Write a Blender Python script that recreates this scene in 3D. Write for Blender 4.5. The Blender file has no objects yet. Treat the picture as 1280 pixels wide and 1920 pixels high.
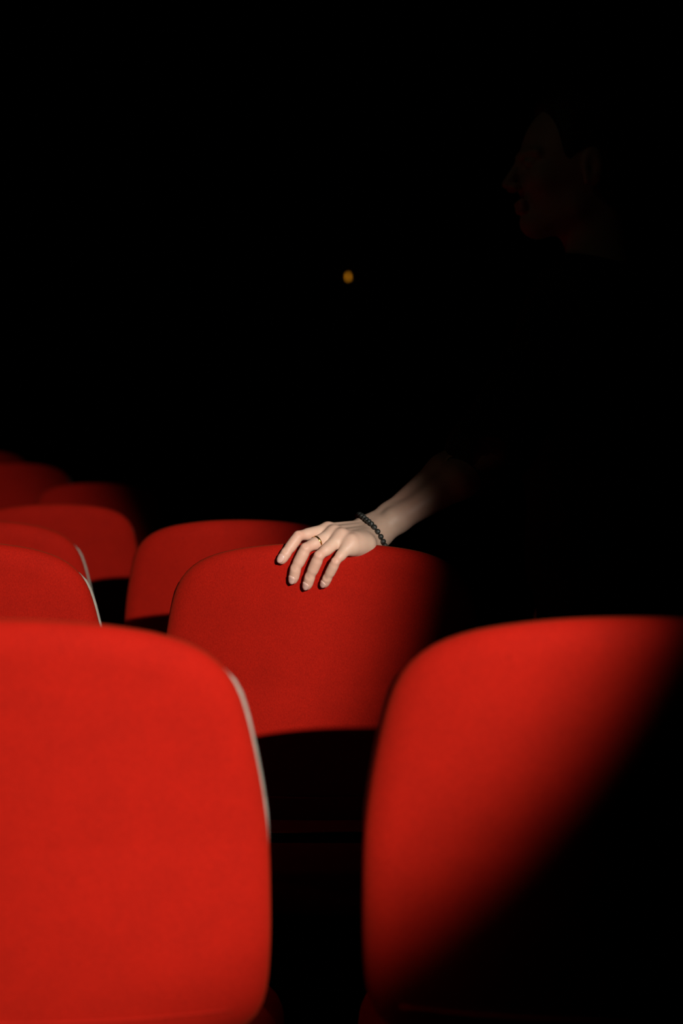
import bpy, bmesh, math, random
import numpy as np
from mathutils import Vector, Matrix

random.seed(4)
scn = bpy.context.scene
COL = scn.collection
R = math.radians

# ------------------------------------------------------------------ camera, world, light, exposure
FPX, HOR, CZ = 2667.0, 815.0, 1.125          # focal length in px of the 1280x1920 frame, horizon row, lens height
PITCH = math.atan((960.0 - HOR) / FPX)


def at(px, py, Y):
    """pixel + true distance -> point in the room"""
    return np.array([(px - 640.0) / FPX * Y, Y, CZ - (py - HOR) / FPX * Y])


cd = bpy.data.cameras.new('camera')
cam = bpy.data.objects.new('camera', cd)
COL.objects.link(cam)
cam.location = (0, 0, CZ)
cam.rotation_euler = (R(90), 0, 0)
cd.sensor_fit = 'VERTICAL'
cd.sensor_height = 36.0
cd.lens = 36.0 * FPX / 1920.0
cd.shift_y = -(960.0 - HOR) / 1920.0         # level camera, verticals kept straight
cd.clip_start = 0.05
cd.dof.use_dof = True
cd.dof.focus_distance = 1.95
cd.dof.aperture_fstop = 3.0
scn.camera = cam

w = bpy.data.worlds.new('world')
scn.world = w
w.use_nodes = True
w.node_tree.nodes['Background'].inputs[0].default_value = (0, 0, 0, 1)
w.node_tree.nodes['Background'].inputs[1].default_value = 0.0

scn.view_settings.view_transform = 'Standard'
scn.view_settings.look = 'None'
scn.view_settings.gamma = 1.0
scn.view_settings.exposure = 0.0
scn.view_settings.use_curve_mapping = False

LP = Vector((0.92, -1.2, 1.77))               # round theatre spot behind and right of the camera
ld = bpy.data.lights.new('stage_spot', 'SPOT')
spot = bpy.data.objects.new('stage_spot', ld)
COL.objects.link(spot)
spot.location = LP
spot.rotation_euler = Vector((-0.50, 1.0, -0.262)).to_track_quat('-Z', 'Y').to_euler()
ld.energy = 590.0
ld.color = (1.0, 0.93, 0.84)
ld.spot_size = R(25.0)
ld.spot_blend = 0.42
ld.shadow_soft_size = 0.018
fd = bpy.data.lights.new('face_fill', 'POINT')      # weak fill added to lift the dark face, not a fixture of the room
fill = bpy.data.objects.new('face_fill', fd)
COL.objects.link(fill)
fill.location = (-1.6, 0.9, 3.1)
fd.energy = 1.0
fd.color = (1.0, 0.86, 0.55)
fd.shadow_soft_size = 0.06


# ------------------------------------------------------------------ helpers
def mat(name, color, rough=0.7, metal=0.0, spec=0.5):
    m = bpy.data.materials.new(name)
    m.use_nodes = True
    b = m.node_tree.nodes['Principled BSDF']
    b.inputs['Base Color'].default_value = (*color, 1)
    b.inputs['Roughness'].default_value = rough
    b.inputs['Metallic'].default_value = metal
    b.inputs['Specular IOR Level'].default_value = spec
    return m


def nd(m, t):
    return m.node_tree.nodes.new(t)


def lk(m, a, b):
    m.node_tree.links.new(a, b)


def obj(name, me, m, parent=None, smooth=True):
    if isinstance(me, bmesh.types.BMesh):
        bm = me
        me = bpy.data.meshes.new(name)
        bmesh.ops.recalc_face_normals(bm, faces=bm.faces[:])
        bm.to_mesh(me)
        bm.free()
    if m is not None:
        me.materials.append(m)
    if smooth:
        me.polygons.foreach_set('use_smooth', [True] * len(me.polygons))
    o = bpy.data.objects.new(name, me)
    COL.objects.link(o)
    if parent:
        o.parent = parent
    return o


def empty(name, loc, label, cat, group=None):
    o = bpy.data.objects.new(name, None)
    o.empty_display_size = 0.05
    COL.objects.link(o)
    o.location = loc
    o['label'] = label
    o['category'] = cat
    if group:
        o['group'] = group
    return o


def tube(bm, pts, r, n=8, closed=False):
    pts = [Vector(p) for p in pts]
    N = len(pts)
    rings = []
    up = Vector((0.12, 0.3, 0.95))
    for i, p in enumerate(pts):
        a = pts[(i - 1) % N] if (closed or i > 0) else p
        b = pts[(i + 1) % N] if (closed or i < N - 1) else p
        t = (b - a).normalized()
        s = t.cross(up)
        if s.length < 1e-4:
            s = t.cross(Vector((1, 0, 0)))
        s.normalize()
        u = s.cross(t).normalized()
        up = u
        rr = r[i] if isinstance(r, (list, tuple)) else r
        rings.append([bm.verts.new(p + (s * math.cos(2 * math.pi * k / n) + u * math.sin(2 * math.pi * k / n)) * rr) for k in range(n)])
    M = N if closed else N - 1
    for i in range(M):
        A, B = rings[i], rings[(i + 1) % N]
        for k in range(n):
            bm.faces.new((A[k], A[(k + 1) % n], B[(k + 1) % n], B[k]))
    if not closed:
        bm.faces.new(rings[0][::-1])
        bm.faces.new(rings[-1])


def box(bm, c, s, bev=0.0):
    r = bmesh.ops.create_cube(bm, size=1.0)
    vs = r['verts']
    for v in vs:
        v.co = Vector((v.co.x * s[0] + c[0], v.co.y * s[1] + c[1], v.co.z * s[2] + c[2]))
    if bev:
        es = list({e for v in vs for e in v.link_edges})
        bmesh.ops.bevel(bm, geom=es, offset=bev, segments=3, affect='EDGES')


# ------------------------------------------------------------------ smooth solids on a grid (for the person)
class Field:
    def __init__(s, lo, hi, h):
        s.lo = np.array(lo, float)
        s.h = h
        s.n = np.ceil((np.array(hi) - s.lo) / h).astype(int) + 1
        s.a = np.full(s.n, 1.0, np.float32)

    def sub(s, lo, hi):
        i0 = np.maximum(np.floor((lo - s.lo) / s.h).astype(int), 0)
        i1 = np.minimum(np.ceil((hi - s.lo) / s.h).astype(int) + 1, s.n)
        sl = tuple(slice(a, max(a, b)) for a, b in zip(i0, i1))
        ax = [(s.lo[k] + np.arange(i0[k], max(i0[k], i1[k])) * s.h).astype(np.float32) for k in range(3)]
        return sl, ax[0][:, None, None], ax[1][None, :, None], ax[2][None, None, :]

    def put(s, sl, d, k, mode):
        a = s.a[sl]
        if mode == 'cut':
            d = -d
            if k:
                t = np.clip(0.5 - 0.5 * (d - a) / k, 0, 1)
                s.a[sl] = d * (1 - t) + a * t + k * t * (1 - t)
            else:
                s.a[sl] = np.maximum(a, d)
            return
        if k:
            t = np.clip(0.5 + 0.5 * (d - a) / k, 0, 1)
            s.a[sl] = d * (1 - t) + a * t - k * t * (1 - t)
        else:
            s.a[sl] = np.minimum(a, d)

    def cone(s, a, b, r1, r2, k=0.0, mode='add'):
        a = np.array(a, float)
        b = np.array(b, float)
        m = max(r1, r2) + k + 4 * s.h
        sl, X, Y, Z = s.sub(np.minimum(a, b) - m, np.maximum(a, b) + m)
        ba = b - a
        L = float(ba @ ba) + 1e-12
        px, py, pz = X - a[0], Y - a[1], Z - a[2]
        h = np.clip((px * ba[0] + py * ba[1] + pz * ba[2]) / L, 0, 1)
        d = np.sqrt((px - ba[0] * h) ** 2 + (py - ba[1] * h) ** 2 + (pz - ba[2] * h) ** 2) - (r1 + (r2 - r1) * h)
        s.put(sl, d, k, mode)

    def ell(s, c, r, k=0.0, rot=None, mode='add'):
        c = np.array(c, float)
        m = max(r) + k + 4 * s.h
        sl, X, Y, Z = s.sub(c - m, c + m)
        px, py, pz = X - c[0], Y - c[1], Z - c[2]
        if rot is not None:                   # rows of rot = local axes
            q = [rot[i][0] * px + rot[i][1] * py + rot[i][2] * pz for i in range(3)]
        else:
            q = [px, py, pz]
        k0 = np.sqrt(sum((q[i] / r[i]) ** 2 for i in range(3)))
        k1 = np.sqrt(sum((q[i] / r[i] ** 2) ** 2 for i in range(3))) + 1e-9
        s.put(sl, k0 * (k0 - 1) / k1, k, mode)

    def half(s, p, n):                        # keep only the side the normal points to
        n = np.array(n, float)
        n /= np.linalg.norm(n)
        sl, X, Y, Z = s.sub(s.lo, s.lo + s.n * s.h)
        d = (X - p[0]) * n[0] + (Y - p[1]) * n[1] + (Z - p[2]) * n[2]
        s.a = np.maximum(s.a, -d)

    def at(s, p):
        q = np.clip((np.asarray(p) - s.lo) / s.h, 0, s.n - 1.001)
        i = q.astype(int)
        f = q - i
        c = s.a[i[0]:i[0] + 2, i[1]:i[1] + 2, i[2]:i[2] + 2].astype(float)
        c = c[0] * (1 - f[0]) + c[1] * f[0]
        c = c[0] * (1 - f[1]) + c[1] * f[1]
        return float(c[0] * (1 - f[2]) + c[1] * f[2])

    def skin(s, o, d, level, r0, r1, step=0.0002):
        while r0 < r1 and s.at(o + d * r0) < level:
            r0 += step
        return r0

    def mesh(s, smooth=1):
        a = s.a
        n = np.array(a.shape)
        neg = a < 0
        c = np.zeros(n - 1, np.int8)
        for dx in (0, 1):
            for dy in (0, 1):
                for dz in (0, 1):
                    c += neg[dx:n[0] - 1 + dx, dy:n[1] - 1 + dy, dz:n[2] - 1 + dz]
        I = np.argwhere((c > 0) & (c < 8))
        idx = np.full(n - 1, -1, np.int64)
        idx[tuple(I.T)] = np.arange(len(I))
        acc = np.zeros((len(I), 3))
        cnt = np.zeros(len(I))
        corners = [(x, y, z) for x in (0, 1) for y in (0, 1) for z in (0, 1)]
        val = {q: a[I[:, 0] + q[0], I[:, 1] + q[1], I[:, 2] + q[2]].astype(float) for q in corners}
        for q in corners:
            for ax in range(3):
                if q[ax] == 0:
                    p = list(q)
                    p[ax] = 1
                    p = tuple(p)
                    v0, v1 = val[q], val[p]
                    m = (v0 < 0) != (v1 < 0)
                    t = np.where(m, v0 / np.where(m, v0 - v1, 1), 0)
                    pt = np.tile(np.array(q, float), (len(I), 1))
                    pt[:, ax] += t
                    acc += pt * m[:, None]
                    cnt += m
        V = (I + acc / cnt[:, None]) * s.h + s.lo
        Q = []
        for ax in range(3):
            b, cc = [(1, 2), (2, 0), (0, 1)][ax]
            sl0 = [slice(1, None)] * 3
            sl1 = [slice(1, None)] * 3
            sl0[ax] = slice(0, n[ax] - 1)
            sl1[ax] = slice(1, n[ax])
            # edge from g to g+e_ax, with g index >=1 in the other axes
            f0 = neg[tuple(sl0)]
            f1 = neg[tuple(sl1)]
            E = np.argwhere(f0 != f1)
            fl = f0[tuple(E.T)]
            G = E.copy()
            for o2 in (b, cc):
                G[:, o2] += 1
            ok = np.ones(len(G), bool)
            for o2 in (b, cc):
                ok &= G[:, o2] < n[o2] - 1
            G, fl = G[ok], fl[ok]

            def cell(db, dc):
                H = G.copy()
                H[:, b] -= db
                H[:, cc] -= dc
                return idx[tuple(H.T)]
            q = np.stack([cell(1, 1), cell(0, 1), cell(0, 0), cell(1, 0)], 1)
            q[~fl] = q[~fl][:, ::-1]
            Q.append(q)
        Q = np.concatenate(Q)
        Q = Q[(Q >= 0).all(1)]
        for _ in range(smooth):
            for lam in (0.5, -0.52):
                S = np.zeros_like(V)
                C = np.zeros(len(V))
                for i in range(4):
                    for j in (1, 3):
                        np.add.at(S, Q[:, i], V[Q[:, (i + j) % 4]])
                        np.add.at(C, Q[:, i], 1)
                V = V + lam * (S / np.maximum(C, 1)[:, None] - V)
        return V, Q


def vq_mesh(name, parts):
    V, Q, o = [], [], 0
    for v, q in parts:
        V.append(v)
        Q.append(q + o)
        o += len(v)
    V = np.concatenate(V)
    Q = np.concatenate(Q)
    me = bpy.data.meshes.new(name)
    me.vertices.add(len(V))
    me.vertices.foreach_set('co', V.astype(np.float32).ravel())
    me.loops.add(len(Q) * 4)
    me.loops.foreach_set('vertex_index', Q.astype(np.int32).ravel())
    me.polygons.add(len(Q))
    me.polygons.foreach_set('loop_start', np.arange(len(Q), dtype=np.int32) * 4)
    me.update()
    me.validate()
    return me, V


# ------------------------------------------------------------------ materials
def fabric_material():
    m = mat('red_upholstery', (0.40, 0.006, 0.003), 0.85, 0, 0.12)
    b = m.node_tree.nodes['Principled BSDF']
    b.inputs['Sheen Weight'].default_value = 0.08
    b.inputs['Sheen Roughness'].default_value = 0.5
    b.inputs['Sheen Tint'].default_value = (1.0, 0.24, 0.07, 1)
    tc = nd(m, 'ShaderNodeTexCoord')
    n1 = nd(m, 'ShaderNodeTexNoise')
    n1.inputs['Scale'].default_value = 900
    n1.inputs['Detail'].default_value = 3
    n2 = nd(m, 'ShaderNodeTexNoise')
    n2.inputs['Scale'].default_value = 26
    n2.inputs['Detail'].default_value = 5
    mp = nd(m, 'ShaderNodeMapping')
    mp.inputs['Scale'].default_value = (1, 1, 0.45)
    lk(m, tc.outputs['Object'], mp.inputs[0])
    lk(m, mp.outputs[0], n1.inputs['Vector'])
    lk(m, tc.outputs['Object'], n2.inputs['Vector'])
    r1 = nd(m, 'ShaderNodeValToRGB')
    r1.color_ramp.elements[0].position = 0.28
    r1.color_ramp.elements[1].position = 0.75
    r1.color_ramp.elements[0].color = (0.27, 0.0040, 0.0008, 1)
    r1.color_ramp.elements[1].color = (0.41, 0.0078, 0.0018, 1)
    lk(m, n1.outputs[0], r1.inputs[0])
    hs = nd(m, 'ShaderNodeHueSaturation')
    lk(m, r1.outputs[0], hs.inputs['Color'])
    mr = nd(m, 'ShaderNodeMapRange')
    mr.inputs[1].default_value = 0.3
    mr.inputs[2].default_value = 0.7
    mr.inputs[3].default_value = 0.95
    mr.inputs[4].default_value = 1.05
    lk(m, n2.outputs[0], mr.inputs[0])
    lk(m, mr.outputs[0], hs.inputs['Value'])
    lk(m, hs.outputs[0], b.inputs['Base Color'])
    bp = nd(m, 'ShaderNodeBump')
    bp.inputs['Strength'].default_value = 0.35
    bp.inputs['Distance'].default_value = 0.0012
    lk(m, n1.outputs[0], bp.inputs['Height'])
    lk(m, bp.outputs[0], b.inputs['Normal'])
    return m


def noisy(name, c0, c1, scale, rough, bump=0.0, spec=0.3, metal=0.0):
    m = mat(name, c0, rough, metal, spec)
    b = m.node_tree.nodes['Principled BSDF']
    tc = nd(m, 'ShaderNodeTexCoord')
    n1 = nd(m, 'ShaderNodeTexNoise')
    n1.inputs['Scale'].default_value = scale
    n1.inputs['Detail'].default_value = 4
    lk(m, tc.outputs['Object'], n1.inputs['Vector'])
    r1 = nd(m, 'ShaderNodeValToRGB')
    r1.color_ramp.elements[0].position = 0.3
    r1.color_ramp.elements[1].position = 0.7
    r1.color_ramp.elements[0].color = (*c0, 1)
    r1.color_ramp.elements[1].color = (*c1, 1)
    lk(m, n1.outputs[0], r1.inputs[0])
    lk(m, r1.outputs[0], b.inputs['Base Color'])
    if bump:
        bp = nd(m, 'ShaderNodeBump')
        bp.inputs['Strength'].default_value = bump
        bp.inputs['Distance'].default_value = 0.002
        lk(m, n1.outputs[0], bp.inputs['Height'])
        lk(m, bp.outputs[0], b.inputs['Normal'])
    return m


M_RED = fabric_material()
M_TRIM = noisy('grey_edging', (0.26, 0.235, 0.20), (0.34, 0.31, 0.265), 60, 0.45, 0, 0.4)
M_SHELL = noisy('black_shell', (0.008, 0.008, 0.008), (0.013, 0.013, 0.013), 40, 0.6, 0.1, 0.3)
M_STEEL = noisy('black_painted_steel', (0.012, 0.012, 0.012), (0.02, 0.02, 0.02), 80, 0.4, 0, 0.4)
M_WALL = noisy('black_wall_paint', (0.006, 0.006, 0.006), (0.010, 0.010, 0.009), 3, 0.95, 0.1, 0.05)
M_FLOOR = noisy('black_carpet', (0.006, 0.006, 0.006), (0.012, 0.011, 0.011), 220, 1.0, 0.4, 0.0)
M_CLOTH = noisy('black_knit', (0.012, 0.012, 0.009), (0.022, 0.022, 0.017), 240, 0.95, 0.5, 0.1)
M_TROUS = noisy('black_trousers', (0.010, 0.010, 0.011), (0.017, 0.017, 0.018), 160, 0.9, 0.3, 0.1)
M_SHOE = noisy('black_leather', (0.008, 0.008, 0.008), (0.015, 0.014, 0.013), 70, 0.5, 0.2, 0.3)
M_HAIR = noisy('dark_hair', (0.012, 0.009, 0.006), (0.03, 0.022, 0.014), 120, 0.55, 0.6, 0.3)


def skin_material():
    m = mat('skin', (0.62, 0.40, 0.30), 0.5, 0, 0.4)
    b = m.node_tree.nodes['Principled BSDF']
    at_ = nd(m, 'ShaderNodeAttribute')
    at_.attribute_name = 'flush'
    tc = nd(m, 'ShaderNodeTexCoord')
    n1 = nd(m, 'ShaderNodeTexNoise')
    n1.inputs['Scale'].default_value = 90
    n1.inputs['Detail'].default_value = 5
    n2 = nd(m, 'ShaderNodeTexNoise')
    n2.inputs['Scale'].default_value = 900
    n2.inputs['Detail'].default_value = 3
    for n in (n1, n2):
        lk(m, tc.outputs['Object'], n.inputs['Vector'])
    mix0 = nd(m, 'ShaderNodeMix')
    mix0.data_type = 'RGBA'
    mix0.inputs[6].default_value = (0.60, 0.40, 0.30, 1)
    mix0.inputs[7].default_value = (0.68, 0.47, 0.36, 1)
    lk(m, n1.outputs[0], mix0.inputs[0])
    mix = nd(m, 'ShaderNodeMix')
    mix.data_type = 'RGBA'
    mix.inputs[7].default_value = (0.66, 0.30, 0.22, 1)
    lk(m, at_.outputs['Fac'], mix.inputs[0])
    lk(m, mix0.outputs[2], mix.inputs[6])
    lk(m, mix.outputs[2], b.inputs['Base Color'])
    b.inputs['Subsurface Weight'].default_value = 0.12
    b.inputs['Subsurface Radius'].default_value = (1.0, 0.35, 0.2)
    b.inputs['Subsurface Scale'].default_value = 0.004
    bp = nd(m, 'ShaderNodeBump')
    bp.inputs['Strength'].default_value = 0.25
    bp.inputs['Distance'].default_value = 0.0006
    lk(m, n2.outputs[0], bp.inputs['Height'])
    lk(m, bp.outputs[0], b.inputs['Normal'])
    return m


M_SKIN = skin_material()
M_NAIL = noisy('fingernail', (0.66, 0.40, 0.33), (0.70, 0.45, 0.38), 200, 0.25, 0, 0.5)
M_EYE = mat('eye_white', (0.5, 0.48, 0.45), 0.2)
M_GOLD = noisy('gold', (0.80, 0.45, 0.10), (0.86, 0.52, 0.14), 50, 0.22, 0, 0.5, 1.0)
M_BEAD = noisy('black_lava_stone', (0.006, 0.007, 0.006), (0.035, 0.040, 0.036), 420, 0.42, 0.5, 0.6)

# ------------------------------------------------------------------ the setting
FH = [(-3.2, 0.003), (1.3, 0.003), (1.8, 0.009), (2.1, 0.009), (2.68, -0.003), (3.7, -0.018), (4.5, -0.005), (5.0, 0.0), (5.4, 0.045), (5.8, 0.055), (6.2, 0.088), (9.0, 0.09)]


def floor_z(y):
    return float(np.interp(y, [p[0] for p in FH], [p[1] for p in FH]))


XL, XR, YB, YF, ZC = -5.2, 3.6, -3.2, 9.0, 3.3


def structure(name, bm, m):
    o = obj(name, bm, m, smooth=False)
    o['kind'] = 'structure'
    return o


bm = bmesh.new()
rows = []
ys = sorted({p[0] for p in FH})
for y in ys:
    rows.append([bm.verts.new((x, y, floor_z(y))) for x in (XL, XR)])
for a, b in zip(rows, rows[1:]):
    bm.faces.new((a[0], a[1], b[1], b[0]))
low = [[bm.verts.new((x, y, -0.2)) for x in (XL, XR)] for y in (YB, YF)]
bm.faces.new((low[0][0], low[1][0], low[1][1], low[0][1]))
structure('floor', bm, M_FLOOR)
for nm, c, s in (('wall_back', ((XL + XR) / 2, YF + 0.1, ZC / 2), (XR - XL + 0.4, 0.2, ZC + 0.4)),
                 ('wall_front', ((XL + XR) / 2, YB - 0.1, ZC / 2), (XR - XL + 0.4, 0.2, ZC + 0.4)),
                 ('wall_left', (XL - 0.1, (YB + YF) / 2, ZC / 2), (0.2, YF - YB, ZC + 0.4)),
                 ('wall_right', (XR + 0.1, (YB + YF) / 2, ZC / 2), (0.2, YF - YB, ZC + 0.4)),
                 ('ceiling', ((XL + XR) / 2, (YB + YF) / 2, ZC + 0.1), (XR - XL, YF - YB, 0.2))):
    bm = bmesh.new()
    box(bm, c, s)
    structure(nm, bm, M_WALL)

# ------------------------------------------------------------------ chair
TOP = 0.97
WT = [(0, 0.0), (0.0012, 0.05), (0.0045, 0.09), (0.0105, 0.130), (0.018, 0.155), (0.026, 0.172), (0.036, 0.185), (0.047, 0.195),
      (0.062, 0.2035), (0.084, 0.2105), (0.115, 0.217), (0.155, 0.224), (0.20, 0.229), (0.25, 0.230), (0.30, 0.230), (0.35, 0.227),
      (0.375, 0.220), (0.390, 0.205), (0.397, 0.180), (0.400, 0.150), (0.401, 0.09), (0.401, 0.0)]


def outline(n=120):
    right = []
    for t, x in WT:
        t += 0.0055 * (x / 0.23) ** 2 if t < 0.34 else 0
        right.append((x, t))
    loop = right + [(-x, t) for x, t in right[-2:0:-1]]
    P = np.array(loop + [loop[0]], float)
    for _ in range(2):                        # Chaikin rounding, then even spacing
        a, b = P[:-1], P[1:]
        P = np.stack([a * 0.75 + b * 0.25, a * 0.25 + b * 0.75], 1).reshape(-1, 2)
        P = np.vstack([P, P[:1]])
    d = np.r_[0, np.cumsum(np.linalg.norm(np.diff(P, axis=0), axis=1))]
    s = np.linspace(0, d[-1], n, endpoint=False)
    return np.stack([np.interp(s, d, P[:, 0]), np.interp(s, d, P[:, 1])], 1)


OUT = outline()
SAG = 0.044


def back_y(x, t):
    y = -math.tan(R(10.5)) * (0.2 - t) if t < 0.2 else 0.10 * (t - 0.2) + 0.55 * (t - 0.2) ** 2
    return y + SAG * (x / 0.23) ** 2


def surf(x, t, off):
    """point of the back at half-width x, depth t under the top, off = towards the sitter (+) or the row behind (-)"""
    e = 1e-3
    dx = (back_y(x + e, t) - back_y(x - e, t)) / (2 * e)
    dt = (back_y(x, t + e) - back_y(x, t - e)) / (2 * e)
    n = Vector((-dx, 1.0, dt)).normalized()
    return Vector((x, back_y(x, t), TOP - t)) + n * off


def top_drop(t, amount):
    q = min(1.0, max(0.0, (t - 0.03) / 0.045))
    return amount * (1 - q * q * (3 - 2 * q))


def inset(poly, d, drop=0.0):
    n = len(poly)
    out = []
    for i in range(n):
        a, b = poly[(i - 1) % n], poly[(i + 1) % n]
        t = (b - a) / (np.linalg.norm(b - a) + 1e-12)
        nrm = np.array([-t[1], t[0]])
        out.append(poly[i] + nrm * (d + top_drop(poly[i][1], drop)))
    return np.array(out)


_c = OUT.mean(0)
if np.linalg.norm(inset(OUT, 0.01) - _c, axis=1).mean() > np.linalg.norm(OUT - _c, axis=1).mean():
    OUT = OUT[::-1].copy()


def pad(sign, base, thick, roll, start=0.0, crown=0.0, drop=0.0):
    """upholstered pad: side wall rolls over with a quarter ellipse, then fills to the middle"""
    bm = bmesh.new()
    rings = []
    prof = [(start + 0.004, 0.0), (start, 0.15)]
    for k in range(1, 9):
        a = k / 8 * math.pi / 2
        prof.append((start + roll * (1 - math.cos(a)), 0.15 + 0.85 * math.sin(a)))
    for ins, h in prof:
        rings.append([(p, base + thick * h) for p in inset(OUT, ins, drop)])
    last = np.array([p for p, _ in rings[-1]])
    cen = np.array([0, 0.20])
    for s in (0.9, 0.78, 0.64, 0.5, 0.35, 0.2, 0.08):
        rings.append([(cen + (p - cen) * s, base + thick + crown * (1 - s * s)) for p in last])
    vr = [[bm.verts.new(surf(p[0], p[1], sign * o)) for p, o in ring] for ring in rings]
    n = len(OUT)
    for A, B in zip(vr, vr[1:]):
        for k in range(n):
            bm.faces.new((A[k], A[(k + 1) % n], B[(k + 1) % n], B[k]))
    bm.faces.new(vr[-1])
    bm.faces.new(vr[0][::-1])
    return bm


def seat_bm(z0, z1, y0, y1, hw, roll, crown=0.012):
    bm = bmesh.new()
    ol = []
    for k in range(64):
        a = 2 * math.pi * k / 64
        c, s = math.cos(a), math.sin(a)
        e = 0.36
        ol.append(np.array([hw * math.copysign(abs(c) ** e, c), (y0 + y1) / 2 + (y1 - y0) / 2 * math.copysign(abs(s) ** e, s)]))
    cen = np.array([0, (y0 + y1) / 2])
    rings = [[(cen + (p - cen) * 0.97, z0) for p in ol], [(p, z0 + 0.006) for p in ol]]
    for k in range(7):
        a = k / 6 * math.pi / 2
        rings.append([(cen + (p - cen) * (1 - roll * (1 - math.cos(a)) / hw), z1 - roll + roll * math.sin(a)) for p in ol])
    lastz = z1
    for s in (0.8, 0.6, 0.4, 0.2):
        rings.append([(cen + (p - cen) * s * (1 - roll / hw), lastz + crown * (1 - s * s)) for p in ol])
    vr = [[bm.verts.new((p[0], p[1], z)) for p, z in r] for r in rings]
    for A, B in zip(vr, vr[1:]):
        for k in range(64):
            bm.faces.new((A[k], A[(k + 1) % 64], B[(k + 1) % 64], B[k]))
    bm.faces.new(vr[-1])
    bm.faces.new(vr[0][::-1])
    return bm


def make_chair():
    root = empty('auditorium_chair', (0, 0, 0), 'x', 'chair', 'red upholstered chairs in rows')
    obj('rear_panel', pad(-1, 0.0035, 0.020, 0.032, 0.0005, 0.003), M_RED, root)
    obj('back_cushion', pad(1, 0.0045, 0.032, 0.026, 0.0015, 0.006, 0.008), M_RED, root)
    bm = bmesh.new()                           # black shell between the two pads
    A = [bm.verts.new(surf(p[0], p[1], -0.0042)) for p in inset(OUT, 0.0022, 0.006)]
    B = [bm.verts.new(surf(p[0], p[1], 0.0052)) for p in inset(OUT, 0.0022, 0.006)]
    n = len(A)
    for k in range(n):
        bm.faces.new((A[k], A[(k + 1) % n], B[(k + 1) % n], B[k]))
    bm.faces.new(A[::-1])
    bm.faces.new(B)
    obj('shell', bm, M_SHELL, root, smooth=False)
    bm = bmesh.new()                           # grey edging bead round the rim
    tube(bm, [surf(p[0], p[1], 0.0022) for p in inset(OUT, -0.0002, 0.0085)], [0.0035 - 0.0015 * min(1, max(0, (p[1] - 0.19) / 0.03)) for p in OUT], 8, True)
    obj('edge_trim', bm, M_TRIM, root)
    bm = bmesh.new()
    tube(bm, [surf(x, 0.357, -0.0268) for x in np.linspace(-0.19, 0.19, 25)], 0.0025, 6)
    obj('seam', bm, M_RED, root)
    obj('seat_cushion', seat_bm(0.415, 0.475, 0.075, 0.50, 0.232, 0.03), M_RED, root)
    obj('seat_pan', seat_bm(0.392, 0.418, 0.085, 0.49, 0.222, 0.01, 0.0), M_SHELL, root)
    for s in (-1, 1):                          # upright brackets carry the back
        bm = bmesh.new()
        tube(bm, [(s * 0.15, 0.14, 0.398), (s * 0.15, 0.075, 0.405), (s * 0.15, 0.062, 0.44), (s * 0.15, 0.058, 0.53), (s * 0.15, 0.047, 0.62), (s * 0.15, 0.038, 0.70)], 0.009, 10)
        obj('bracket', bm, M_STEEL, root)
    bm = bmesh.new()
    tube(bm, [(-0.15, 0.060, 0.535), (0.15, 0.060, 0.535)], 0.008, 10)
    obj('crossbar', bm, M_STEEL, root)
    for s in (-1, 1):
        bm = bmesh.new()
        tube(bm, [(s * 0.19, 0.44, 0.40), (s * 0.205, 0.465, 0.20), (s * 0.215, 0.485, 0.006)], [0.013, 0.012, 0.011], 10)
        obj('leg', bm, M_STEEL, root)
        bm = bmesh.new()
        tube(bm, [(s * 0.19, 0.14, 0.40), (s * 0.205, 0.085, 0.20), (s * 0.215, 0.045, 0.006)], [0.013, 0.012, 0.011], 10)
        obj('leg', bm, M_STEEL, root)
    return root


chair0 = make_chair()
KIDS = list(chair0.children)
# centre column, distance of the top edge, turn in degrees, label
CH = [
    (-14, 1.21, 0.0, 'red upholstered chair back with grey edging, nearest, filling the lower left corner'),
    (1192, 1.21, 0.0, 'red chair back at lower right, crossed by a diagonal shadow'),
    (604, 1.955, 0.0, 'red upholstered chair with the hand resting on its top edge'),
    (-123, 1.975, 0.0, 'red chair with a thin lit grey edge line, directly behind the lower left chair'),
    (452, 2.68, 0.0, 'red chair directly behind the one the hand rests on, its right half in darkness'),
    (-62, 2.68, 0.0, 'red chair at left with a black rim, in the third row from the front'),
    (90, 3.55, 16.0, 'dim red chair at left, whole rounded top lit, in the fourth row'),
    (178, 4.72, 0.0, 'dark red chair in the fifth row, fading to black on its right'),
    (27, 5.50, 0.0, 'very dark red chair in the sixth row, left edge of the photo'),
    (-40, 6.30, 0.0, 'faintest red chair, farthest back, cut by the left edge of the photo'),
]
TOPY = -math.tan(R(10.5)) * 0.2
for i, (px, Y, yaw, lab) in enumerate(CH):
    if i == 0:
        c = chair0
    else:
        c = chair0.copy()
        COL.objects.link(c)
        for k in KIDS:
            q = k.copy()
            COL.objects.link(q)
            q.parent = c
    c.location = ((px - 640) / FPX * Y, Y - TOPY, floor_z(Y) + (-0.002, 0.0, 0.0, 0.002)[i] if i < 4 else floor_z(Y))
    c.rotation_euler = (0, 0, R(yaw))
    c['label'] = lab

# ------------------------------------------------------------------ person
W_ = lambda *p: at(*p)
PERS = np.array([0.42, 2.37, 0.0])

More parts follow.
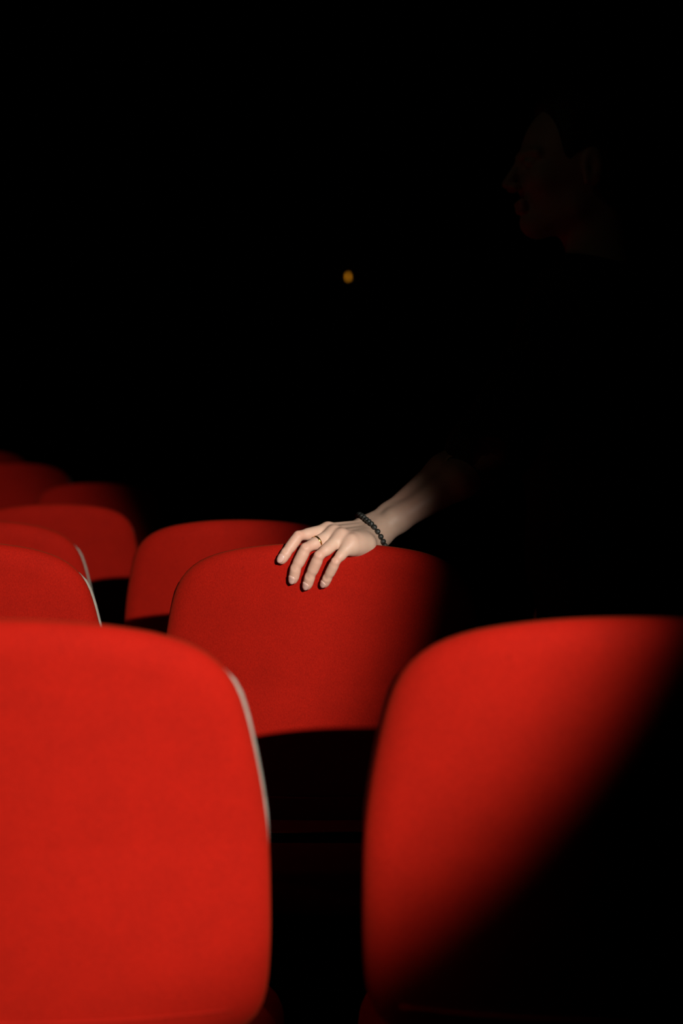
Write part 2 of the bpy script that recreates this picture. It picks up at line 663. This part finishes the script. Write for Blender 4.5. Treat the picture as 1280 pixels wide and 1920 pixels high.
# --- left hand and forearm, draped over the chair top
fing = {
    'index': [W_(614, 994, 1.970), W_(559, 1005, 1.941), W_(537, 1035, 1.9330), W_(527.5, 1050, 1.9320)],
    'middle': [W_(626, 1000, 1.955), W_(573, 1028, 1.926), W_(554, 1065, 1.9280), W_(549.5, 1087, 1.9330)],
    'ring': [W_(640, 1006, 1.943), W_(598, 1042, 1.918), W_(581, 1080, 1.9270), W_(575.5, 1098.5, 1.9330)],
    'pinky': [W_(658, 1017, 1.934), W_(629, 1053, 1.916), W_(614, 1082, 1.9260), W_(608, 1095, 1.932)],
}
frad = {'index': (0.0090, 0.0071, 0.0067, 0.0059), 'middle': (0.0090, 0.0074, 0.0069, 0.0060),
        'ring': (0.0086, 0.0070, 0.0066, 0.0058), 'pinky': (0.0074, 0.0061, 0.0058, 0.0051)}
carp = {'index': W_(688, 990, 2.030), 'middle': W_(692, 996, 2.022), 'ring': W_(696, 1003, 2.013), 'pinky': W_(699, 1006, 2.000)}
WR = W_(706, 993, 2.022)
EL = W_(908, 850, 2.085)
fa = (EL - WR) / np.linalg.norm(EL - WR)

hf = Field((-0.10, 1.885, 0.88), (0.26, 2.24, 1.15), 0.00130)
# fingers
for nme, J in fing.items():
    r = frad[nme]
    g = Field.cone
    hf.cone(J[0], J[1], r[0] * 0.97, r[1] * 0.985, 0.002)
    hf.cone(J[1], J[2], r[1] * 0.985, r[2] * 0.985, 0.002)
    hf.cone(J[2], J[3], r[2], r[3], 0.002)
    for q in (0, 1, 2):                        # flesh of each phalanx between the joints
        c0, c1 = J[q] * 0.72 + J[q + 1] * 0.28, J[q] * 0.34 + J[q + 1] * 0.66
        pl = np.array([0.004, 0.0, -0.012]) * 0.05
        hf.cone(c0 + pl, c1 + pl, r[q] * 0.56 + r[q + 1] * 0.46, r[q] * 0.38 + r[q + 1] * 0.64, 0.004)
palm = Field((-0.10, 1.885, 0.88), (0.26, 2.24, 1.15), 0.00130)
dors = np.array([0.15, -0.25, 0.95])
dors /= np.linalg.norm(dors)
mr = {'index': 0.0105, 'middle': 0.0105, 'ring': 0.0100, 'pinky': 0.0098}
for nme in fing:
    m0 = fing[nme][0]
    palm.cone(m0 - dors * 0.003, carp[nme] - dors * 0.001, mr[nme], 0.0125, 0.010)
    palm.cone(m0 - dors * 0.007, carp[nme] - dors * 0.009, mr[nme], 0.0120, 0.012)
# hypothenar and thenar
palm.cone(W_(667, 1017, 1.948), W_(693, 1015, 1.990), 0.0120, 0.0145, 0.014)
palm.cone(W_(660, 1022, 1.938), W_(689, 1021, 1.954), 0.0090, 0.0112, 0.014)
palm.cone(fing['pinky'][0] * 0.7 + carp['pinky'] * 0.3 - dors * 0.008, carp['pinky'] - dors * 0.010, 0.0115, 0.0135, 0.012)
palm.cone(fing['index'][0] * 0.45 + carp['index'] * 0.55 - dors * 0.012 + np.array([-0.004, 0.010, 0]), carp['index'] - dors * 0.008, 0.013, 0.014, 0.012)
# thumb on the far side of the back, pressed against the seat cushion side
tb = [carp['index'] + np.array([-0.006, 0.006, -0.010]), at(640, 1000, 2.045), at(612, 1025, 2.040), at(600, 1045, 2.033)]
palm.cone(tb[0], tb[1], 0.0135, 0.0115, 0.012)
palm.cone(tb[1], tb[2], 0.0105, 0.0092, 0.004)
palm.cone(tb[2], tb[3], 0.0092, 0.0072, 0.003)
# knuckles, tendons
for nme in fing:
    m0 = fing[nme][0]
    palm.ell(m0 + dors * 0.0030, ((0.0070 if nme != 'pinky' else 0.0056),) * 3, 0.008)
    palm.cone(m0 + dors * 0.0060, carp[nme] * 0.75 + m0 * 0.25 + dors * 0.0072, 0.0022, 0.0014, 0.007)
# wrist + forearm: two bones side by side
wid = np.cross(fa, dors)
wid /= np.linalg.norm(wid)
WD = np.cross(wid, fa)
for s in (-1, 1):
    palm.cone(WR + wid * s * 0.0105 - fa * 0.012, WR + fa * 0.03 + wid * s * 0.011, 0.0165, 0.0165, 0.016)
    palm.cone(WR + fa * 0.03 + wid * s * 0.011, WR + fa * 0.14 + wid * s * 0.017, 0.0165, 0.0265, 0.012)
    palm.cone(WR + fa * 0.14 + wid * s * 0.017, EL + wid * s * 0.013, 0.0265, 0.029, 0.012)
    palm.cone(carp['index' if s < 0 else 'pinky'], WR + wid * s * 0.010, 0.0125, 0.016, 0.014)
# ulnar head
palm.ell(WR + fa * 0.024 + wid * 0.012 + WD * 0.010, (0.010,) * 3, 0.010)
# webs: fingers melt into the palm
t = np.clip(0.5 + 0.5 * (palm.a - hf.a) / 0.006, 0, 1)
hf.a = palm.a * (1 - t) + hf.a * t - 0.006 * t * (1 - t)
del palm
# knuckle creases across PIP and DIP
for nme, J in fing.items():
    for j, n_, st in ((1, (-0.0018, 0.0, 0.0018), 0.00045), (2, (-0.0012, 0.0012), 0.00035)):
        d = J[j + 1] - J[j - 1]
        d /= np.linalg.norm(d)
        out = np.array([-0.2, -1, 0.35])
        out -= d * (out @ d)
        out /= np.linalg.norm(out)
        sd = np.cross(d, out)
        rr = frad[nme][j] * 1.05
        for o in n_:
            c = J[j] + d * o + out * (rr + 0.0003)
            hf.cone(c - sd * rr * 0.5, c + sd * rr * 0.5, 0.0010, 0.0010, 0.0012, 'cut')
hand_vq = hf.mesh(2)

# --- head: local frame, looking left and a little down
HC = at(1075, 317, 2.36)
fw = np.array([-0.985, -0.10, -0.01])
fw /= np.linalg.norm(fw)
lf = np.cross(np.array([0, 0, 1.0]), fw)
lf /= np.linalg.norm(lf)                      # the person's left (towards the camera)
up = np.cross(fw, lf)
ROT = np.stack([fw, lf, up])


def hp(f, l, u):
    return HC + fw * f + lf * l + up * u


hd = Field(HC - np.array([0.16, 0.13, 0.27]), HC + np.array([0.16, 0.13, 0.16]), 0.0026)
hd.ell(hp(-0.012, 0, 0.030), (0.097, 0.074, 0.086), 0, ROT)
hd.ell(hp(0.030, 0, -0.022), (0.060, 0.061, 0.074), 0.03, ROT)
hd.cone(hp(0.062, 0, -0.092), hp(0.010, 0.046, -0.070), 0.017, 0.016, 0.03)
hd.cone(hp(0.062, 0, -0.092), hp(0.010, -0.046, -0.070), 0.017, 0.016, 0.03)
hd.ell(hp(0.072, 0, -0.090), (0.016, 0.018, 0.014), 0.015, ROT)
for s in (-1, 1):
    hd.ell(hp(0.062, s * 0.036, -0.024), (0.022, 0.022, 0.020), 0.02, ROT)
    hd.ell(hp(0.088, s * 0.031, 0.004), (0.014, 0.016, 0.011), 0.008, ROT, 'cut')
    hd.cone(hp(0.088, s * 0.012, 0.019), hp(0.074, s * 0.050, 0.018), 0.007, 0.006, 0.012)
    hd.ell(hp(0.078, s * 0.031, 0.003), (0.0135, 0.0145, 0.0095), 0.004, ROT)
    hd.ell(hp(-0.012, s * 0.074, -0.010), (0.018, 0.007, 0.031), 0.006, ROT)
    hd.ell(hp(-0.008, s * 0.082, -0.006), (0.010, 0.005, 0.018), 0.003, ROT, 'cut')
    hd.cone(hp(-0.002, s * 0.074, -0.034), hp(0.000, s * 0.076, -0.012), 0.005, 0.004, 0.004)
hd.cone(hp(0.088, 0, 0.014), hp(0.112, 0, -0.026), 0.007, 0.009, 0.010)
for s in (-1, 1):
    hd.ell(hp(0.101, s * 0.011, -0.032), (0.010, 0.008, 0.007), 0.006, ROT)
hd.cone(hp(0.091, -0.018, -0.058), hp(0.091, 0.018, -0.058), 0.0062, 0.0062, 0.007)
hd.cone(hp(0.089, -0.015, -0.068), hp(0.089, 0.015, -0.068), 0.0068, 0.0068, 0.006)
hd.cone(hp(0.101, -0.02, -0.0632), hp(0.101, 0.02, -0.0632), 0.0035, 0.0035, 0.003, 'cut')
NB = HC + np.array([0.055, 0.0, -0.215])
hd.cone(hp(-0.028, 0, -0.055), NB, 0.054, 0.056, 0.03)
head_vq = hd.mesh(1)
del hd

# --- rest of the body
SHL = at(1075, 592, 2.22)                     # left shoulder
SHR = np.array([SHL[0] + 0.03, 2.53, SHL[2]])
CHEST = (SHL + SHR) / 2 + np.array([0.02, 0, -0.10])
PEL = np.array([CHEST[0] + 0.03, CHEST[1], 0.90])
KN = {s: np.array([PEL[0] - 0.02, PEL[1] + s * 0.10, 0.49]) for s in (-1, 1)}
AN = {s: np.array([PEL[0] + 0.02, PEL[1] + s * 0.11, 0.09]) for s in (-1, 1)}
ELR = SHR + np.array([0.03, 0.06, -0.30])
WRR = ELR + np.array([-0.05, 0.02, -0.25])


def torso(F, g):
    ax = np.stack([np.array([1, 0, 0.0]), np.array([0, 1, 0.0]), np.array([0, 0, 1.0])])
    F.ell(CHEST + np.array([0, 0, 0.0]), (0.105 + g, 0.155 + g, 0.21 + g), 0.0, ax)
    F.ell(PEL + np.array([0, 0, 0.17]), (0.095 + g, 0.135 + g, 0.20 + g), 0.06, ax)
    F.cone(SHL + np.array([0, 0.03, -0.01]), NB + np.array([0.012, 0, -0.02]), 0.050 + g, 0.046 + g, 0.05)
    F.cone(SHR + np.array([0, -0.03, -0.01]), NB + np.array([0.012, 0, -0.02]), 0.050 + g, 0.046 + g, 0.05)


bf = Field((0.08, 2.05, -0.01), (0.80, 2.85, 1.62), 0.0065)
torso(bf, 0)
bf.ell(PEL, (0.105, 0.155, 0.12), 0.06)
bf.cone(NB, NB + np.array([-0.01, 0, 0.06]), 0.053, 0.050, 0.03)
bf.cone(SHL, EL, 0.048, 0.037, 0.03)
bf.cone(SHR, ELR, 0.048, 0.037, 0.03)
bf.cone(ELR, WRR, 0.037, 0.023, 0.01)
bf.cone(EL, WR + fa * 0.15, 0.036, 0.030, 0.01)
for s in (-1, 1):
    hip = PEL + np.array([0, s * 0.085, -0.04])
    bf.cone(hip, KN[s], 0.078, 0.053, 0.03)
    bf.cone(KN[s], AN[s], 0.052, 0.034, 0.02)
    bf.ell(AN[s] + np.array([-0.06, 0, -0.045]), (0.115, 0.040, 0.034), 0.02)
body_vq = bf.mesh(1)
# right hand, its own fine grid
rf = Field(WRR - np.array([0.13, 0.10, 0.23]), WRR + np.array([0.08, 0.08, 0.06]), 0.0026)
dn = np.array([-0.12, 0.0, -1.0])
dn /= np.linalg.norm(dn)
rf.cone(WRR - dn * 0.03, WRR + dn * 0.02, 0.023, 0.022, 0.0)
for q, (o, L) in enumerate(((-0.026, 0.075), (-0.009, 0.083), (0.009, 0.077), (0.025, 0.060))):
    b0 = WRR + dn * 0.092 + np.array([o, 0.004, 0])
    rf.cone(WRR + dn * 0.015 + np.array([o * 0.5, 0, 0]), b0, 0.013, 0.0105, 0.012)
    b1 = b0 + (dn + np.array([-0.15, -0.2, 0])) * L * 0.5
    b2 = b1 + (dn + np.array([-0.1, -0.55, 0])) * L * 0.45
    rf.cone(b0, b1, 0.0092, 0.0080, 0.003)
    rf.cone(b1, b2, 0.0080, 0.0060, 0.003)
t0 = WRR + dn * 0.03 + np.array([-0.02, -0.01, 0])
rf.cone(t0, t0 + np.array([-0.03, -0.012, -0.035]), 0.013, 0.010, 0.01)
rf.cone(t0 + np.array([-0.03, -0.012, -0.035]), t0 + np.array([-0.04, -0.018, -0.065]), 0.0098, 0.0075, 0.004)
rhand_vq = rf.mesh(1)

person = empty('person', (PEL[0], PEL[1], 0), 'person in dark clothes standing in near darkness at right, hand on chair back', 'person')


def under(o):                                  # parent while keeping world coordinates
    o.parent = person
    o.matrix_parent_inverse = Matrix.Translation(person.location).inverted()
    return o


me, V = vq_mesh('body', [hand_vq, head_vq, body_vq, rhand_vq])
fl = np.zeros(len(V), np.float32)
nh = len(hand_vq[0])
H = V[:nh]
for nme, J in fing.items():
    for j, amp, sg in ((0, 0.35, 0.010), (1, 0.65, 0.0085), (2, 0.55, 0.006), (3, 0.8, 0.007)):
        fl[:nh] = np.maximum(fl[:nh], amp * 1.0 * np.exp(-((H - J[j]) ** 2).sum(1) / (2 * sg * sg)))
arm = (H - WR) @ fa
fl[:nh] = np.maximum(fl[:nh], 0.38 * np.clip((-arm - 0.075) / 0.04, 0, 1))     # fingers a little ruddier than the palm
fl[:nh] = np.maximum(fl[:nh], 0.45 * np.clip((arm - 0.02) / 0.04, 0, 1))
a_ = me.attributes.new('flush', 'FLOAT', 'POINT')
a_.data.foreach_set('value', fl)
body = under(obj('body', me, M_SKIN))


def sub_part(o):
    o.parent = body                            # body sits at the world origin, so no offset is needed
    return o


# fingernails
for nme, J in fing.items():
    d = J[3] - J[2]
    L = np.linalg.norm(d)
    d /= L
    out = np.array([-0.42, -1, 0.30])
    out -= d * (out @ d)
    out /= np.linalg.norm(out)
    sd = np.cross(d, out)
    r3, r2 = frad[nme][3], frad[nme][2]
    bm = bmesh.new()
    nl, wa = r3 * 1.95, 0.86
    grid = []
    NS, NA = 10, 10
    for i in range(NS + 1):
        u = i / NS
        row = []
        tap = (1 - (2 * u - 1) ** 6 * 0.30) * (1 - max(0, 0.25 - u) ** 2 * 5)
        for k in range(NA + 1):
            a = (2 * k / NA - 1) * wa * tap
            o_ = J[3] + d * ((u - 0.60) * nl)
            dr = out * math.cos(a) + sd * math.sin(a)
            lift = 0.00045 - 0.0011 * max(0.0, 0.14 - u) * 6 - 0.00035 * abs(2 * k / NA - 1) ** 4
            rad = hf.skin(o_, dr, lift, 0.002, 0.012)
            p = o_ + dr * rad + d * (0.0010 * (1 - (2 * k / NA - 1) ** 2) * (1 if u > 0.5 else -0.7))
            row.append(bm.verts.new(p))
        grid.append(row)
    for i in range(NS):
        for k in range(NA):
            bm.faces.new((grid[i][k], grid[i][k + 1], grid[i + 1][k + 1], grid[i + 1][k]))
    o = obj('fingernail', bm, M_NAIL)
    md = o.modifiers.new('thickness', 'SOLIDIFY')
    md.thickness = 0.0006
    md.offset = 0
    sub_part(o)
for s in (-1, 1):
    bm = bmesh.new()
    bmesh.ops.create_uvsphere(bm, u_segments=16, v_segments=10, radius=0.0118)
    for v in bm.verts:
        v.co += Vector(hp(0.0795, s * 0.031, 0.003))
    sub_part(obj('eye', bm, M_EYE))

# hair: short cap with a swept front
hr = Field(HC - np.array([0.18, 0.14, 0.20]), HC + np.array([0.18, 0.14, 0.18]), 0.0035)
hr.ell(hp(-0.018, 0, 0.040), (0.107, 0.084, 0.092), 0, ROT)
hr.ell(hp(-0.055, 0, -0.015), (0.062, 0.073, 0.075), 0.03, ROT)
hr.ell(hp(-0.005, 0, 0.100), (0.060, 0.060, 0.034), 0.03, ROT)
hr.ell(hp(0.108, 0, 0.015), (0.084, 0.12, 0.100), 0.012, ROT, 'cut')
hr.ell(hp(-0.004, 0.085, -0.018), (0.032, 0.03, 0.046), 0.006, ROT, 'cut')
hr.ell(hp(-0.004, -0.085, -0.018), (0.032, 0.03, 0.046), 0.006, ROT, 'cut')
rng = np.random.default_rng(7)
for k in range(46):                            # locks
    a, b = rng.uniform(-1.4, 1.4), rng.uniform(0.15, 1.4)
    n_ = np.array([math.cos(b) * math.cos(a * 1.8 + math.pi), math.cos(b) * math.sin(a * 1.8), math.sin(b)])
    if n_[0] > 0.30:
        continue
    c = hp(-0.018 + 0.104 * n_[0], 0.081 * n_[1], 0.040 + 0.089 * n_[2])
    e = hp(-0.018 + 0.104 * n_[0] + 0.03, 0.081 * n_[1] * 1.05, 0.040 + 0.089 * n_[2] - 0.012)
    hr.cone(c, e, 0.006, 0.003, 0.008)
me, _ = vq_mesh('hair', [hr.mesh(1)])
under(obj('hair', me, M_HAIR))

# sweater with sleeves, ends below the elbow on the left arm
sw = Field((0.06, 2.03, 0.70), (0.80, 2.88, 1.62), 0.0065)
torso(sw, 0.012)
sw.ell(PEL + np.array([0, 0, 0.02]), (0.120, 0.168, 0.13), 0.05)
CUFF = WR + fa * 0.240
sw.cone(SHL, EL + np.array([0.004, 0, -0.004]), 0.066, 0.056, 0.04)
sw.cone(EL, CUFF, 0.056, 0.050, 0.02)
sw.cone(SHR, ELR, 0.064, 0.054, 0.04)
sw.cone(ELR, WRR, 0.052, 0.036, 0.02)
sw.cone(NB + np.array([0, 0, -0.02]), NB + np.array([-0.008, 0, 0.018]), 0.064, 0.061, 0.02)
for k in range(5):                             # folds at the elbow and down the sleeve
    p = EL * (0.85 - 0.13 * k) + SHL * (0.15 + 0.13 * k) + np.array([-0.045, -0.02, 0.0])
    sw.cone(p, p + np.array([0.06, -0.035, -0.035]), 0.006, 0.004, 0.02)
sw.half(PEL + np.array([0, 0, -0.06]), (0, 0, 1))
me, _ = vq_mesh('sweater', [sw.mesh(2)])
under(obj('sweater', me, M_CLOTH))
tr = Field((0.20, 2.10, 0.02), (0.75, 2.80, 1.0), 0.0065)
tr.ell(PEL, (0.114, 0.163, 0.12), 0.0)
for s in (-1, 1):
    hip = PEL + np.array([0, s * 0.085, -0.04])
    tr.cone(hip, KN[s], 0.090, 0.066, 0.03)
    tr.cone(KN[s], AN[s], 0.066, 0.056, 0.02)
tr.half((0, 0, 0.065), (0, 0, 1))
me, _ = vq_mesh('trousers', [tr.mesh(2)])
under(obj('trousers', me, M_TROUS))
for s in (-1, 1):
    sh = Field(AN[s] - np.array([0.22, 0.09, 0.10]), AN[s] + np.array([0.12, 0.09, 0.10]), 0.005)
    sh.ell(AN[s] + np.array([-0.065, 0, -0.045]), (0.135, 0.050, 0.046), 0)
    sh.cone(AN[s] + np.array([0.01, 0, -0.03]), AN[s] + np.array([0.005, 0, 0.02]), 0.050, 0.046, 0.02)
    sh.half((0, 0, 0.002), (0, 0, 1))
    me, _ = vq_mesh('shoe', [sh.mesh(1)])
    under(obj('shoe', me, M_SHOE))

# ------------------------------------------------------------------ ring and bracelet
rj = fing['middle']
rc = rj[0] * 0.40 + rj[1] * 0.60
rd = rj[1] - rj[0]
rd /= np.linalg.norm(rd)
q = Vector(rd).to_track_quat('Z', 'Y')
root = empty('finger_ring', rc, 'plain gold band ring worn on a finger of the hand on the chair', 'ring')
root.rotation_euler = q.to_euler()
bm = bmesh.new()
N, prof = 48, []
for k in range(10):
    a = 2 * math.pi * k / 10
    prof.append((0.0009 * math.cos(a), 0.0016 * math.sin(a)))
rr = frad['middle'][1] + 0.0013
vr = []
for i in range(N):
    a = 2 * math.pi * i / N
    vr.append([bm.verts.new(((rr + p[0]) * math.cos(a), (rr + p[0]) * math.sin(a), p[1])) for p in prof])
for i in range(N):
    for k in range(10):
        bm.faces.new((vr[i][k], vr[i][(k + 1) % 10], vr[(i + 1) % N][(k + 1) % 10], vr[(i + 1) % N][k]))
obj('band', bm, M_GOLD, root)

br = empty('bead_bracelet', WR, 'black round stone bead bracelet worn around the wrist above the red chair', 'bracelet')
bd = np.array([0.82, 0.20, 0.50])
bd /= np.linalg.norm(bd)
e1 = wid - bd * (wid @ bd)
e1 /= np.linalg.norm(e1)
e2 = np.cross(e1, bd)
BC = WR - fa * 0.009
RB = 0.0039
sph = bpy.data.meshes.new('bead')
bm = bmesh.new()
bmesh.ops.create_uvsphere(bm, u_segments=16, v_segments=10, radius=RB)
bm.to_mesh(sph)
bm.free()
sph.materials.append(M_BEAD)
sph.polygons.foreach_set('use_smooth', [True] * len(sph.polygons))
loop = []
for a in np.linspace(0, 2 * math.pi, 90, endpoint=False):      # lie on the skin all the way round the wrist
    dr = e1 * math.cos(a) + e2 * math.sin(a)
    rad = 0.050
    while rad > 0.012 and hf.at(BC + dr * rad) > RB * 0.85:
        rad -= 0.0004
    loop.append(rad)
loop = np.array(loop)
for _ in range(6):
    loop = np.maximum(loop, (np.roll(loop, 1) + np.roll(loop, -1)) / 2)
loop = np.stack([BC - WR + (e1 * math.cos(a) + e2 * math.sin(a)) * q for a, q in zip(np.linspace(0, 2 * math.pi, 90, endpoint=False), loop)])
loop = np.vstack([loop, loop[:1]])
s = np.r_[0, np.cumsum(np.linalg.norm(np.diff(loop, axis=0), axis=1))]
NBEAD = int(s[-1] / (2 * RB * 1.04))
cord = []
for i in range(NBEAD):
    u = s[-1] * i / NBEAD
    p = np.array([np.interp(u, s, loop[:, k]) for k in range(3)])
    o = bpy.data.objects.new('bead', sph)
    COL.objects.link(o)
    o.parent = br
    o.location = p
    o.rotation_euler = (i * 1.3, i * 0.7, i * 2.1)
    cord.append(p)
bm = bmesh.new()
tube(bm, cord, 0.0007, 6, True)
obj('cord', bm, M_SHELL, br)

# ------------------------------------------------------------------ small warm lamp on the back wall
lp = at(652.5, 519, YF - 0.07)
root = empty('wall_lamp', (lp[0], YF, lp[2]), 'small orange lamp glowing on the dark far wall', 'lamp')
bm = bmesh.new()
bmesh.ops.create_cone(bm, cap_ends=True, segments=24, radius1=0.03, radius2=0.026, depth=0.02, matrix=Matrix.Translation((0, -0.011, 0)) @ Matrix.Rotation(R(90), 4, 'X'))
obj('back_plate', bm, M_STEEL, root, smooth=False)
bm = bmesh.new()
tube(bm, [(0, -0.02, 0), (0, -0.05, -0.005), (0, -0.07, -0.02), (0, -0.07, -0.032)], 0.004, 8)
obj('arm', bm, M_STEEL, root)
bm = bmesh.new()
prof = [(0.0, -0.019), (0.004, -0.018), (0.007, -0.012), (0.008, 0.0), (0.007, 0.010), (0.004, 0.017), (0.0, 0.019)]
vr = [[bm.verts.new((max(r_, 1e-5) * math.cos(2 * math.pi * k / 14), -0.07 + max(r_, 1e-5) * math.sin(2 * math.pi * k / 14), z)) for k in range(14)] for r_, z in prof]
for A, B in zip(vr, vr[1:]):
    for k in range(14):
        bm.faces.new((A[k], A[(k + 1) % 14], B[(k + 1) % 14], B[k]))
m = bpy.data.materials.new('amber_bulb')
m.use_nodes = True
b = m.node_tree.nodes['Principled BSDF']
b.inputs['Base Color'].default_value = (0.1, 0.05, 0.01, 1)
b.inputs['Emission Color'].default_value = (1.0, 0.36, 0.015, 1)
b.inputs['Emission Strength'].default_value = 0.9
obj('bulb', bm, m, root)
